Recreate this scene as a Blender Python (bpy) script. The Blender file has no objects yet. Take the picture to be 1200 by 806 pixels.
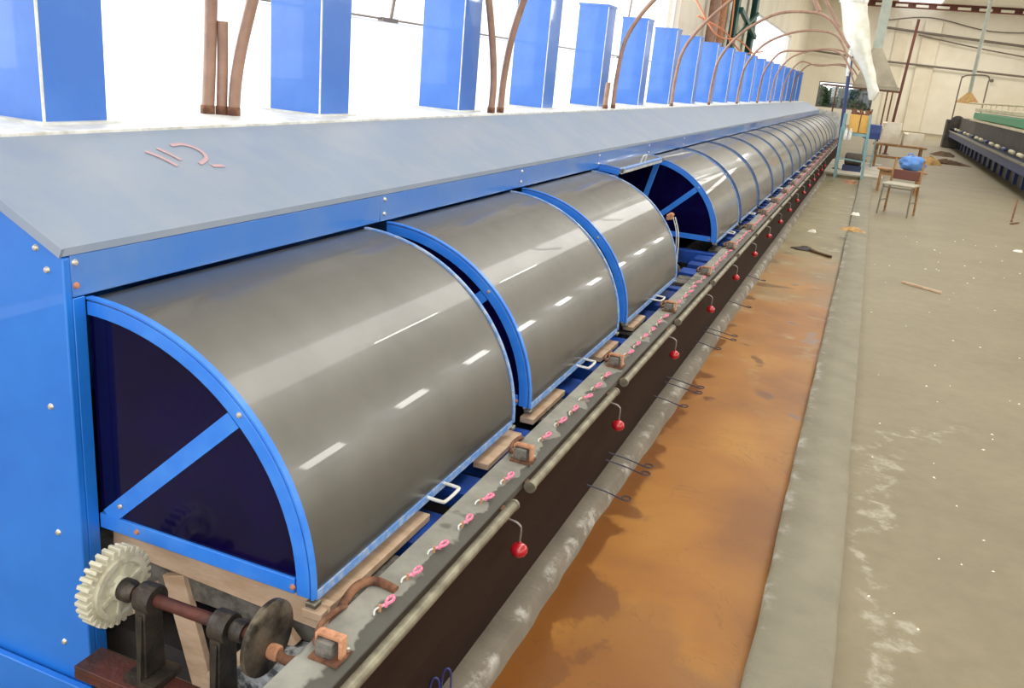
import bpy, math, random
from mathutils import Vector, Matrix
random.seed(7)
PI = math.pi
scene = bpy.context.scene
C = scene.collection

# ------------------------------------------------------------------ camera
def make_camera():
    yaw, pit, rol = (math.radians(a) for a in (-20.576, 17.807, 5.380))
    ca, sa, cb, sb, cc, sc = math.cos(yaw), math.sin(yaw), math.cos(pit), math.sin(pit), math.cos(rol), math.sin(rol)
    B = Matrix(((1, 0, 0), (0, 0, -1), (0, 1, 0)))
    Y = Matrix(((ca, -sa, 0), (sa, ca, 0), (0, 0, 1)))
    P = Matrix(((1, 0, 0), (0, cb, -sb), (0, sb, cb)))
    R = Matrix(((cc, -sc, 0), (sc, cc, 0), (0, 0, 1)))
    M = R @ P @ B @ Y                       # rows: right, down, forward
    cam = bpy.data.cameras.new('camera')
    cam.sensor_width = 36.0
    cam.lens = 1016.4 / 1200 * 36
    cam.clip_start = 0.05
    cam.clip_end = 500
    o = bpy.data.objects.new('camera', cam)
    r, d, f = M[0], M[1], M[2]
    o.matrix_world = Matrix(((r[0], -d[0], -f[0], 0), (r[1], -d[1], -f[1], 0), (r[2], -d[2], -f[2], 1.8), (0, 0, 0, 1)))
    C.objects.link(o)
    scene.camera = o
make_camera()

# ------------------------------------------------------------------ light
w = bpy.data.worlds.new('overcast_sky')
scene.world = w
w.use_nodes = True
bg = w.node_tree.nodes['Background']
bg.inputs[0].default_value = (0.97, 0.98, 1.0, 1)
bg.inputs[1].default_value = 1.6

def area(name, loc, rot, sx, sy, power, col=(1, 1, 1)):
    l = bpy.data.lights.new(name, 'AREA')
    l.shape = 'RECTANGLE'
    l.size, l.size_y, l.energy, l.color = sx, sy, power, col
    o = bpy.data.objects.new(name, l)
    o.location, o.rotation_euler = loc, rot
    C.objects.link(o)
    return o
# daylight: high window band of the right wall, roof light strip, tall side windows behind the ducts; plus an added far fill
for _k in range(14):
    area('window_daylight_right', (9.5, -1.45 + 4 * _k, 4.25), (0, math.radians(84), 0), 0.8, 1.5, 60, (1.0, 0.96, 0.88))
area('far_wall_fill', (3.5, 55, 7.35), (0, 0, 0), 8.0, 4.0, 560, (1.0, 0.95, 0.84))  # added fill to brighten the far wall, no ceiling opening above it
area('roof_light', (1.2, 22, 7.25), (0, 0, 0), 2.2, 60, 820, (1.0, 0.95, 0.84))
area('window_daylight_left', (-4.95, 12, 3.0), (0, math.radians(-90), 0), 3.0, 24, 640, (0.95, 0.98, 1.0))
# the camera's own flash, just above the lens
fl = bpy.data.lights.new('camera_flash', 'POINT')
fl.energy, fl.shadow_soft_size, fl.color = 22, 0.02, (1.0, 0.97, 0.93)
fo = bpy.data.objects.new('camera_flash', fl)
fo.location = (-0.02, -0.02, 1.87)
C.objects.link(fo)

scene.view_settings.view_transform = 'Standard'
scene.view_settings.look = 'None'
scene.view_settings.gamma = 1.0
scene.view_settings.use_curve_mapping = False
scene.view_settings.exposure = 0.2

# ------------------------------------------------------------------ materials
def lin(r, g, b):
    return tuple(((c / 255) / 12.92 if c / 255 <= 0.04045 else ((c / 255 + 0.055) / 1.055) ** 2.4) for c in (r, g, b)) + (1,)

MATS = {}
def mat(name, rgb, rough=0.5, metal=0.0, coat=0.0, rgb2=None, scale=6.0, lo=0.4, hi=0.65, detail=5, bump=0.0, bscale=40, stretch=(1, 1, 1), trans=0.0, rvar=0.0, spec=0.5, emit=None):
    m = bpy.data.materials.new(name)
    m.use_nodes = True
    nt = m.node_tree
    p = nt.nodes['Principled BSDF']
    p.inputs['Base Color'].default_value = lin(*rgb)
    p.inputs['Roughness'].default_value = rough
    p.inputs['Metallic'].default_value = metal
    p.inputs['Coat Weight'].default_value = coat
    p.inputs['Coat Roughness'].default_value = 0.03
    p.inputs['Transmission Weight'].default_value = trans
    p.inputs['Specular IOR Level'].default_value = spec
    if emit:
        p.inputs['Emission Color'].default_value = lin(*emit[0])
        p.inputs['Emission Strength'].default_value = emit[1]
    tc = nt.nodes.new('ShaderNodeTexCoord')
    mp = nt.nodes.new('ShaderNodeMapping')
    mp.inputs['Scale'].default_value = stretch
    nt.links.new(tc.outputs['Object'], mp.inputs['Vector'])
    if rgb2:
        n = nt.nodes.new('ShaderNodeTexNoise')
        n.inputs['Scale'].default_value = scale
        n.inputs['Detail'].default_value = detail
        n.inputs['Roughness'].default_value = 0.6
        nt.links.new(mp.outputs[0], n.inputs['Vector'])
        cr = nt.nodes.new('ShaderNodeValToRGB')
        cr.color_ramp.elements[0].position = lo
        cr.color_ramp.elements[1].position = hi
        cr.color_ramp.elements[0].color = lin(*rgb)
        cr.color_ramp.elements[1].color = lin(*rgb2)
        nt.links.new(n.outputs['Fac'], cr.inputs['Fac'])
        nt.links.new(cr.outputs['Color'], p.inputs['Base Color'])
        if rvar:
            mr = nt.nodes.new('ShaderNodeMapRange')
            mr.inputs['To Min'].default_value = rough
            mr.inputs['To Max'].default_value = rough + rvar
            nt.links.new(n.outputs['Fac'], mr.inputs['Value'])
            nt.links.new(mr.outputs[0], p.inputs['Roughness'])
    if bump:
        n2 = nt.nodes.new('ShaderNodeTexNoise')
        n2.inputs['Scale'].default_value = bscale
        n2.inputs['Detail'].default_value = 6
        nt.links.new(mp.outputs[0], n2.inputs['Vector'])
        b = nt.nodes.new('ShaderNodeBump')
        b.inputs['Strength'].default_value = bump
        b.inputs['Distance'].default_value = 0.02
        nt.links.new(n2.outputs['Fac'], b.inputs['Height'])
        nt.links.new(b.outputs[0], p.inputs['Normal'])
    MATS[name] = m
    return m

mat('blue_paint', (26, 110, 205), 0.38, 0, 0.35, (34, 120, 214), 3)
mat('blue_gloss', (50, 116, 202), 0.35, 0, 0.8, (96, 136, 190), 2.2, 0.45, 0.85)
mat('blue_beam', (24, 78, 176), 0.5, 0, 0, (18, 52, 120), 7)
mat('blue_duct', (50, 108, 196), 0.4, 0.0, 0.35, (62, 118, 202), 5)
mat('blue_frame', (44, 122, 224), 0.4, 0, 0.2, (60, 134, 228), 12)
mat('blue_worn', (104, 148, 212), 0.45, 0, 0.1, (184, 194, 208), 26, 0.45, 0.7)
mat('blue_hazed', (74, 108, 160), 0.5, 0, 0.1, (104, 126, 160), 9)  # haze and glare over the far hood edges, mixed into the blue
mat('blue_dark', (24, 70, 160), 0.5, 0, 0, (20, 40, 90), 9)
mat('cowl_paint', (136, 150, 172), 0.5, 0.15, 0.0, (146, 156, 172), 4)
mat('white_metal', (225, 226, 222), 0.4, 0.1, 0, (190, 188, 182), 14)
mat('ledge_paint', (214, 216, 214), 0.5, 0.0, 0, (190, 190, 186), 8)
mat('steel_sheet', (126, 125, 122), 0.40, 0.95, 0.4, (116, 115, 112), 3.5, 0.35, 0.7, rvar=0.06)
mat('tinted_acrylic', (16, 8, 62), 0.1, 0, 0.0, (10, 5, 46), 5, trans=0.25, spec=0.2)
mat('screw', (214, 204, 190), 0.35, 0.7)
mat('rust_screw', (196, 128, 96), 0.7, 0.2)
mat('brown_trough', (46, 31, 24), 0.75, 0, 0, (38, 25, 19), 3, stretch=(1, 0.3, 2), bump=0.1, bscale=30, spec=0.15)
mat('galvanised', (152, 148, 128), 0.42, 0.5, 0, (112, 106, 92), 12)
mat('red_ball', (176, 22, 36), 0.22, 0, 0.5)
mat('wire', (150, 142, 136), 0.4, 0.7)
mat('dark_wire', (58, 56, 70), 0.5, 0.3)
mat('pink_yarn', (222, 104, 146), 0.8, 0, 0, (236, 168, 184), 90)
mat('rust_light', (200, 146, 112), 0.8, 0.0, 0, (158, 108, 78), 30, bump=0.3)
mat('rust', (136, 96, 70), 0.75, 0.2, 0, (84, 50, 36), 22, bump=0.3)
mat('rust_dark', (96, 50, 40), 0.6, 0.3, 0, (62, 42, 36), 9, bump=0.3)
mat('cast_iron', (54, 50, 46), 0.45, 0.5, 0, (84, 76, 66), 16, bump=0.25)
mat('worn_disc', (128, 118, 102), 0.45, 0.6, 0, (56, 50, 42), 13, 0.4, 0.62, bump=0.2)
mat('nylon', (196, 191, 168), 0.5, 0, 0, (150, 140, 112), 24, 0.5, 0.75)
mat('plank', (216, 188, 160), 0.75, 0, 0, (194, 162, 132), 7, stretch=(1, 3, 3), bump=0.1)
mat('block_grey', (120, 116, 108), 0.7, 0.1, 0, (70, 66, 60), 24)
mat('sludge', (176, 180, 182), 0.8, 0, 0, (70, 72, 76), 24, 0.46, 0.6, bump=0.6)
mat('hose', (156, 122, 102), 0.5, 0, 0.1, (132, 100, 82), 8)
mat('wall_plaster', (232, 226, 210), 0.85, 0, 0, (222, 214, 196), 0.6)
mat('wall_column', (226, 218, 198), 0.85, 0, 0, (214, 204, 182), 0.8)
mat('ceiling_plaster', (238, 234, 222), 0.85, 0, 0, (228, 222, 206), 0.7)
mat('beam_rust', (124, 70, 58), 0.7, 0, 0, (96, 58, 48), 2)
mat('pipe_grey', (116, 106, 98), 0.6, 0.2)
mat('green_steel', (40, 92, 88), 0.5, 0.1)
mat('teal_paint', (120, 162, 168), 0.5, 0, 0, (144, 174, 176), 8)
mat('pole_grey', (168, 174, 162), 0.5, 0.1, 0, (150, 156, 144), 3)
mat('yellow_box', (222, 176, 92), 0.6, 0, 0, (206, 156, 76), 4)
mat('blue_post', (46, 66, 116), 0.5, 0.1)
mat('foil', (236, 236, 226), 0.3, 0.15, 0.3, (206, 208, 190), 3, bump=0.5, bscale=7)
mat('canopy_grey', (160, 152, 132), 0.6, 0.3, 0, (142, 134, 116), 3)
mat('chair_wood', (160, 118, 70), 0.6, 0, 0, (120, 84, 48), 12)
mat('chair_back', (104, 62, 52), 0.75)
mat('chair_tube', (136, 128, 110), 0.4, 0.5)
mat('seat_grey', (176, 170, 152), 0.6)
mat('blue_bag', (78, 132, 206), 0.45, 0, 0.1, (100, 150, 220), 7, bump=0.6, bscale=12)
mat('carton', (226, 218, 200), 0.8, 0, 0, (208, 196, 172), 3)
mat('drum_blue', (58, 78, 140), 0.5)
mat('machine_dark', (86, 78, 70), 0.6, 0.2, 0, (58, 56, 60), 4)
mat('machine_green', (52, 140, 96), 0.5)
mat('machine_cream', (210, 202, 170), 0.6, 0, 0, (190, 180, 150), 2)
mat('machine_navy', (54, 66, 104), 0.5, 0.1)
mat('dirt', (104, 80, 56), 0.95, 0, 0, (70, 52, 40), 4, bump=0.6, bscale=20)
mat('tan_rag', (196, 160, 104), 0.9, 0, 0, (160, 124, 80), 14)
mat('paper', (236, 232, 220), 0.8)
mat('leaf', (64, 98, 58), 0.7, 0, 0, (40, 68, 40), 2)
mat('cement_plinth', (206, 200, 188), 0.85, 0, 0, (180, 172, 156), 2)
mat('chalk', (186, 156, 162), 0.9)
mat('lamp_tube', (255, 255, 255), 0.5, emit=((255, 252, 244), 30.0))
mat('orange_rope', (224, 140, 96), 0.8)
mat('blue_wire', (60, 62, 120), 0.4, 0.2)
mat('lamp_body', (226, 226, 220), 0.5)
mat('frame_white', (236, 238, 240), 0.5)

# --- floor materials with position driven stains
def nd(nt, t, **k):
    n = nt.nodes.new(t)
    for a, b in k.items():
        setattr(n, a, b)
    return n
def ramp(nt, src, stops):
    cr = nd(nt, 'ShaderNodeValToRGB')
    e = cr.color_ramp.elements
    while len(e) < len(stops):
        e.new(0.5)
    for el, (pos, col) in zip(e, stops):
        el.position = pos
        el.color = col
    nt.links.new(src, cr.inputs['Fac'])
    return cr.outputs['Color']
def noise(nt, vec, scale, detail=6, rough=0.6, dist=0.0):
    n = nd(nt, 'ShaderNodeTexNoise')
    n.inputs['Scale'].default_value = scale
    n.inputs['Detail'].default_value = detail
    n.inputs['Roughness'].default_value = rough
    n.inputs['Distortion'].default_value = dist
    nt.links.new(vec, n.inputs['Vector'])
    return n.outputs['Fac']
def mixc(nt, fac, a, b):
    m = nd(nt, 'ShaderNodeMix', data_type='RGBA')
    nt.links.new(fac, m.inputs['Factor'])
    for s, v in (('A', a), ('B', b)):
        i = [x for x in m.inputs if x.name == s and x.type == 'RGBA'][0]
        if isinstance(v, tuple):
            i.default_value = v
        else:
            nt.links.new(v, i)
    return [x for x in m.outputs if x.type == 'RGBA'][0]
def math_(nt, op, a, b=None, c=None, clamp=False):
    m = nd(nt, 'ShaderNodeMath', operation=op)
    m.use_clamp = clamp
    for i, v in enumerate((a, b, c)):
        if v is None:
            continue
        if isinstance(v, (int, float)):
            m.inputs[i].default_value = v
        else:
            nt.links.new(v, m.inputs[i])
    return m.outputs[0]
def base(name):
    m = bpy.data.materials.new(name)
    m.use_nodes = True
    nt = m.node_tree
    tc = nd(nt, 'ShaderNodeTexCoord')
    sx = nd(nt, 'ShaderNodeSeparateXYZ')
    nt.links.new(tc.outputs['Object'], sx.inputs[0])
    MATS[name] = m
    return m, nt, nt.nodes['Principled BSDF'], tc.outputs['Object'], sx
def bump(nt, p, h, s, d=0.02):
    b = nd(nt, 'ShaderNodeBump')
    b.inputs['Strength'].default_value = s
    b.inputs['Distance'].default_value = d
    nt.links.new(h, b.inputs['Height'])
    nt.links.new(b.outputs[0], p.inputs['Normal'])
def maprange(nt, v, a, b, c=0.0, d=1.0):
    m = nd(nt, 'ShaderNodeMapRange')
    m.interpolation_type = 'SMOOTHSTEP'
    nt.links.new(v, m.inputs['Value'])
    for k, x in (('From Min', a), ('From Max', b), ('To Min', c), ('To Max', d)):
        m.inputs[k].default_value = x
    return m.outputs[0]

def glass_material():
    m = bpy.data.materials.new('window_glass')
    m.use_nodes = True
    nt = m.node_tree
    nt.nodes.remove(nt.nodes['Principled BSDF'])
    tr_ = nd(nt, 'ShaderNodeBsdfTransparent')
    gl = nd(nt, 'ShaderNodeBsdfGlossy')
    gl.inputs['Roughness'].default_value = 0.02
    mx = nd(nt, 'ShaderNodeMixShader')
    mx.inputs[0].default_value = 0.06
    nt.links.new(tr_.outputs[0], mx.inputs[1])
    nt.links.new(gl.outputs[0], mx.inputs[2])
    nt.links.new(mx.outputs[0], nt.nodes['Material Output'].inputs['Surface'])
    MATS['window_glass'] = m
glass_material()

def floor_material():
    m, nt, p, v, s = base('floor_concrete')
    col = ramp(nt, noise(nt, v, 0.9, 8), [(0.3, lin(118, 107, 83)), (0.7, lin(138, 127, 100))])
    fine = ramp(nt, noise(nt, v, 9, 6), [(0.3, lin(110, 100, 79)), (0.7, lin(140, 130, 105))])
    mx = nd(nt, 'ShaderNodeValue')
    mx.outputs[0].default_value = 0.3
    col = mixc(nt, mx.outputs[0], col, fine)
    # white salt bloom in ragged lines beside the kerb
    wv = math_(nt, 'SUBTRACT', noise(nt, v, 1.6, 6, 0.6), 0.5)
    d1 = math_(nt, 'ABSOLUTE', math_(nt, 'ADD', math_(nt, 'SUBTRACT', s.outputs['X'], 0.37), math_(nt, 'MULTIPLY', wv, 1.3)))
    l1 = math_(nt, 'MULTIPLY', maprange(nt, d1, 0.055, 0.0), maprange(nt, s.outputs['Y'], 5.2, 4.4))
    d2 = math_(nt, 'ABSOLUTE', math_(nt, 'ADD', math_(nt, 'SUBTRACT', s.outputs['Y'], 4.75), math_(nt, 'ADD', math_(nt, 'MULTIPLY', wv, 2.4), math_(nt, 'MULTIPLY', s.outputs['X'], -0.9))))
    l2 = math_(nt, 'MULTIPLY', math_(nt, 'MULTIPLY', maprange(nt, d2, 0.12, 0.0), maprange(nt, s.outputs['X'], 0.26, 0.4)), maprange(nt, s.outputs['X'], 0.95, 0.65))
    soft = maprange(nt, noise(nt, v, 9.0, 8, 0.7), 0.42, 0.62)
    salt = math_(nt, 'MULTIPLY', math_(nt, 'MAXIMUM', l1, l2), math_(nt, 'MULTIPLY', soft, 0.42))
    col = mixc(nt, salt, col, lin(200, 194, 180))
    # dark scuffs
    dk = maprange(nt, noise(nt, v, 2.2, 9, 0.7, 0.8), 0.62, 0.8)
    col = mixc(nt, math_(nt, 'MULTIPLY', dk, 0.35), col, lin(96, 85, 66))
    nt.links.new(col, p.inputs['Base Color'])
    p.inputs['Roughness'].default_value = 0.62
    bump(nt, p, noise(nt, v, 30, 8, 0.7), 0.15)
floor_material()

def kerb_material(name, a, b, white, edge):
    m, nt, p, v, s = base(name)
    col = ramp(nt, noise(nt, v, 4, 8), [(0.3, lin(*a)), (0.7, lin(*b))])
    e = maprange(nt, s.outputs['X'], edge[0], edge[1])
    if len(edge) > 2:
        e = math_(nt, 'MULTIPLY', e, maprange(nt, s.outputs['X'], edge[3], edge[2]))
    sp = math_(nt, 'MULTIPLY', e, maprange(nt, noise(nt, v, 7, 8, 0.7), 0.48, 0.66))
    col = mixc(nt, math_(nt, 'MULTIPLY', sp, white), col, lin(226, 224, 216))
    nt.links.new(col, p.inputs['Base Color'])
    p.inputs['Roughness'].default_value = 0.75
    bump(nt, p, noise(nt, v, 22, 8, 0.7), 0.35)
kerb_material('kerb_concrete', (122, 116, 99), (140, 134, 115), 0.4, (0.03, -0.035))
kerb_material('plinth_concrete', (100, 92, 80), (124, 115, 100), 0.5, (-0.83, -0.80, -0.785, -0.765))

def rail_material():
    m, nt, p, v, s = base('rail_steel')
    g = ramp(nt, noise(nt, v, 9, 6), [(0.3, lin(122, 121, 113)), (0.7, lin(154, 153, 143))])
    # black oil soaked in from the pipe side, scalloped edge, plus a few drips across
    e = math_(nt, 'ADD', s.outputs['X'], math_(nt, 'MULTIPLY', math_(nt, 'SUBTRACT', noise(nt, v, 9, 3, 0.5), 0.5), 0.16))
    oil = maprange(nt, e, -0.028, -0.018)
    dr = math_(nt, 'MULTIPLY', maprange(nt, noise(nt, v, 3.3, 2), 0.60, 0.62), maprange(nt, noise(nt, v, 20, 3), 0.38, 0.5))
    col = mixc(nt, math_(nt, 'MULTIPLY', math_(nt, 'MAXIMUM', oil, math_(nt, 'MULTIPLY', dr, 0.7)), 0.9), g, lin(66, 64, 58))
    nt.links.new(col, p.inputs['Base Color'])
    p.inputs['Roughness'].default_value = 0.65
    bump(nt, p, noise(nt, v, 40, 6), 0.12)
rail_material()

def channel_material():
    m, nt, p, v, s = base('rust_stained_channel')
    big = noise(nt, v, 1.5, 6, 0.5, 0.2)
    org = ramp(nt, big, [(0.3, lin(134, 82, 18)), (0.5, lin(156, 100, 24)), (0.72, lin(172, 120, 40))])
    # damp dark rust creeping out from the machine side and across the near end
    wob = math_(nt, 'SUBTRACT', noise(nt, v, 2.6, 5, 0.55, 0.3), 0.5)
    side = math_(nt, 'ADD', math_(nt, 'ADD', s.outputs['X'], math_(nt, 'MULTIPLY', s.outputs['Y'], 0.05)), math_(nt, 'MULTIPLY', wob, 0.75))
    damp = maprange(nt, side, -0.44, -0.50)
    blot = math_(nt, 'MULTIPLY', maprange(nt, noise(nt, v, 3.0, 3, 0.4), 0.63, 0.66), maprange(nt, s.outputs['Y'], 4.4, 5.2))
    nearf = maprange(nt, math_(nt, 'ADD', s.outputs['Y'], math_(nt, 'MULTIPLY', wob, 1.6)), 2.9, 2.5)
    damp = math_(nt, 'MAXIMUM', math_(nt, 'MAXIMUM', damp, blot), math_(nt, 'MULTIPLY', nearf, 0.6))
    org = mixc(nt, math_(nt, 'MULTIPLY', damp, 0.8), org, lin(106, 58, 14))
    grey = ramp(nt, noise(nt, v, 2.0, 8), [(0.3, lin(118, 106, 72)), (0.7, lin(142, 130, 94))])
    t = math_(nt, 'ADD', s.outputs['Y'], math_(nt, 'MULTIPLY', math_(nt, 'SUBTRACT', noise(nt, v, 1.1, 6), 0.5), 9.0))
    col = mixc(nt, maprange(nt, t, 7.0, 12.0), org, grey)
    # grey scum against the kerb sides
    sc_ = math_(nt, 'MULTIPLY', maprange(nt, s.outputs['Y'], 4.5, 6.5), maprange(nt, noise(nt, v, 3.2, 7), 0.55, 0.72))
    col = mixc(nt, math_(nt, 'MULTIPLY', sc_, 0.6), col, lin(164, 150, 116))
    # cracks
    ck = math_(nt, 'ABSOLUTE', math_(nt, 'SUBTRACT', noise(nt, v, 1.05, 6, 0.6, 1.0), 0.47))
    col = mixc(nt, math_(nt, 'MULTIPLY', maprange(nt, ck, 0.004, 0.0), 0.3), col, lin(84, 52, 22))
    nt.links.new(col, p.inputs['Base Color'])
    rg = maprange(nt, damp, 0, 1, 0.5, 0.3)
    nt.links.new(rg, p.inputs['Roughness'])
    bump(nt, p, noise(nt, v, 14, 6), 0.08)
channel_material()

# ------------------------------------------------------------------ mesh helpers
class MB:
    def __init__(s):
        s.v, s.f, s.sm = [], [], []
    def add(s, vs, fs, smooth=False):
        o = len(s.v)
        s.v += [tuple(x) for x in vs]
        s.f += [tuple(i + o for i in q) for q in fs]
        s.sm += [smooth] * len(fs)
        return s
    def box(s, x0, x1, y0, y1, z0, z1):
        return s.add([(x, y, z) for x in (x0, x1) for y in (y0, y1) for z in (z0, z1)],
                     [(0, 1, 3, 2), (4, 6, 7, 5), (0, 4, 5, 1), (2, 3, 7, 6), (0, 2, 6, 4), (1, 5, 7, 3)])
    def bar(s, a, b, w, h, up=(0, 0, 1)):
        a, b = Vector(a), Vector(b)
        d = (b - a).normalized()
        u = Vector(up)
        x = d.cross(u).normalized()
        u = x.cross(d)
        vs = [p + x * sx * w / 2 + u * sz * h / 2 for p in (a, b) for sx, sz in ((-1, -1), (1, -1), (1, 1), (-1, 1))]
        return s.add(vs, [(0, 1, 2, 3), (7, 6, 5, 4), (0, 4, 5, 1), (1, 5, 6, 2), (2, 6, 7, 3), (3, 7, 4, 0)])
    def prism(s, poly, y0, y1, plane='xz', smooth=False):
        n = len(poly)
        def P(a, b, c):
            return (a, c, b) if plane == 'xz' else ((c, a, b) if plane == 'yz' else (a, b, c))
        vs = [P(a, b, y0) for a, b in poly] + [P(a, b, y1) for a, b in poly]
        s.add(vs, [tuple(range(n)), tuple(range(2 * n - 1, n - 1, -1))])
        o = len(s.v) - 2 * n
        s.f += [(o + i, o + (i + 1) % n, o + n + (i + 1) % n, o + n + i) for i in range(n)]
        s.sm += [smooth] * n
        return s
    def tube(s, path, r, n=8, cap=True):
        path = [Vector(p) for p in path]
        rs = r if isinstance(r, (list, tuple)) else [r] * len(path)
        d0 = (path[1] - path[0]).normalized()
        u = d0.orthogonal().normalized()
        vs, fs = [], []
        for i, p in enumerate(path):
            d = (path[min(i + 1, len(path) - 1)] - path[max(i - 1, 0)]).normalized()
            u = (u - d * u.dot(d)).normalized()
            w_ = d.cross(u)
            vs += [p + (u * math.cos(2 * PI * k / n) + w_ * math.sin(2 * PI * k / n)) * rs[i] for k in range(n)]
        for i in range(len(path) - 1):
            for k in range(n):
                fs.append((i * n + k, i * n + (k + 1) % n, (i + 1) * n + (k + 1) % n, (i + 1) * n + k))
        s.add(vs, fs, True)
        if cap:
            s.add(vs[:n], [tuple(range(n - 1, -1, -1))])
            s.add(vs[-n:], [tuple(range(n))])
        return s
    def lathe(s, prof, origin, axis, n=24):
        axis = Vector(axis).normalized()
        u = axis.orthogonal().normalized()
        w_ = axis.cross(u)
        o = Vector(origin)
        vs = [o + axis * h + (u * math.cos(2 * PI * k / n) + w_ * math.sin(2 * PI * k / n)) * r for r, h in prof for k in range(n)]
        fs = [(i * n + k, i * n + (k + 1) % n, (i + 1) * n + (k + 1) % n, (i + 1) * n + k) for i in range(len(prof) - 1) for k in range(n)]
        s.add(vs, fs, True)
        s.add(vs[:n], [tuple(range(n - 1, -1, -1))])
        s.add(vs[-n:], [tuple(range(n))])
        return s
    def mesh(s, name, m):
        me = bpy.data.meshes.new(name)
        me.from_pydata(s.v, [], s.f)
        me.polygons.foreach_set('use_smooth', s.sm)
        import bmesh
        b = bmesh.new()
        b.from_mesh(me)
        bmesh.ops.recalc_face_normals(b, faces=b.faces)
        b.to_mesh(me)
        b.free()
        me.set_sharp_from_angle(angle=math.radians(42))
        me.materials.append(MATS[m])
        return me
    def build(s, name, m, parent=None, loc=(0, 0, 0), bev=0, rot=None):
        o = bpy.data.objects.new(name, s.mesh(name, m))
        o.location = loc
        if rot:
            o.rotation_euler = rot
        C.objects.link(o)
        if parent:
            o.parent = parent
        if bev:
            b = o.modifiers.new('bevel', 'BEVEL')
            b.width, b.segments, b.limit_method = bev, 2, 'ANGLE'
            b.angle_limit = math.radians(40)
        return o

def tag(o, label=None, cat=None, group=None, kind=None):
    for k, v in (('label', label), ('category', cat), ('group', group), ('kind', kind)):
        if v:
            o[k] = v
    return o
def empty(name, loc=(0, 0, 0), label=None, cat=None, group=None, kind=None):
    o = bpy.data.objects.new(name, None)
    o.location = loc
    o.empty_display_size = 0.1
    C.objects.link(o)
    return tag(o, label, cat, group, kind)
def dup(o, parent=None, loc=None):
    c = o.copy()
    C.objects.link(c)
    c.parent = parent
    if loc is not None:
        c.location = loc
    for ch in list(o.children):
        dup(ch, c)
    return c
ORD = ['first', 'second', 'third', 'fourth', 'fifth', 'sixth', 'seventh', 'eighth', 'ninth', 'tenth', 'eleventh', 'twelfth', 'thirteenth',
       'fourteenth', 'fifteenth', 'sixteenth', 'seventeenth', 'eighteenth', 'nineteenth', 'twentieth', 'twenty-first', 'twenty-second',
       'twenty-third', 'twenty-fourth', 'twenty-fifth']
def smooth_path(pts, k=6):
    P = [Vector(p) for p in pts]
    P = [P[0] * 2 - P[1]] + P + [P[-1] * 2 - P[-2]]
    out = []
    for i in range(1, len(P) - 2):
        for j in range(k):
            t = j / k
            a, b, c, d = P[i - 1:i + 3]
            out.append(0.5 * ((2 * b) + (c - a) * t + (2 * a - 5 * b + 4 * c - d) * t * t + (3 * b - a - 3 * c + d) * t ** 3))
    out.append(P[-2])
    return out

# ------------------------------------------------------------------ the hall
YF = 62.0
def struct(name, mb, m, label, **k):
    o = mb.build(name, m, **k)
    return tag(o, label, None, None, 'structure')

struct('floor', MB().box(0.2, 9.6, -4, YF, -0.2, 0).box(-5.2, -0.87, 1.5, YF, -0.2, 0).box(-5.2, -0.87, -4, 1.5, -0.35, -0.15).box(-0.87, 0.2, 22.3, YF, -0.2, 0), 'floor_concrete', 'dusty beige concrete factory floor')

def ragged(x0, x1, y0, y1, z0, z1, amp0, amp1, seed, slope1=0.0, slope0=0.0):
    """long kerb with worn, wandering edges: cross sections along y"""
    r = random.Random(seed)
    mb = MB()
    n = int((y1 - y0) / 0.09)
    vs, fs = [], []
    a = b = 0.0
    for i in range(n + 1):
        y = y0 + (y1 - y0) * i / n
        a = a * 0.8 + r.uniform(-amp0, amp0)
        b = b * 0.8 + r.uniform(-amp1, amp1)
        zz = z1 + r.uniform(-0.002, 0.002)
        vs += [(x0 + a - slope0, y, z0), (x0 + a, y, zz - 0.012), (x0 + a + 0.014, y, zz), (x1 + b - 0.014, y, zz), (x1 + b, y, zz - 0.012), (x1 + b + slope1, y, z0)]
    for i in range(n):
        for k in range(5):
            fs.append((i * 6 + k, i * 6 + k + 1, i * 6 + 7 + k, i * 6 + 6 + k))
    mb.add(vs, fs, True)
    mb.add(vs[:6], [(0, 1, 2, 3, 4, 5)])
    mb.add(vs[-6:], [(5, 4, 3, 2, 1, 0)])
    return mb
struct('trim_1', ragged(-0.035, 0.225, -3, 22.3, -0.1, 0.045, 0.0028, 0.002, 3), 'kerb_concrete', 'low grey concrete kerb with a chipped edge beside the rust-stained channel')
struct('trim_2', ragged(-0.9, -0.785, -3, 22.3, -0.1, 0.0, 0.0, 0.007, 5, 0.03), 'plinth_concrete', 'rough concrete plinth under the brown trough')
struct('drain_channel', MB().box(-0.86, 0.2, -3, 22.3, -0.2, -0.06), 'rust_stained_channel', 'wet orange rust-stained channel floor between kerb and machine')
struct('step_plinth', MB().box(-0.9, 0.45, 22.3, 27.0, 0, 0.05), 'cement_plinth', 'pale cement plinth at the far end of the channel', bev=0.01)

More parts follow.
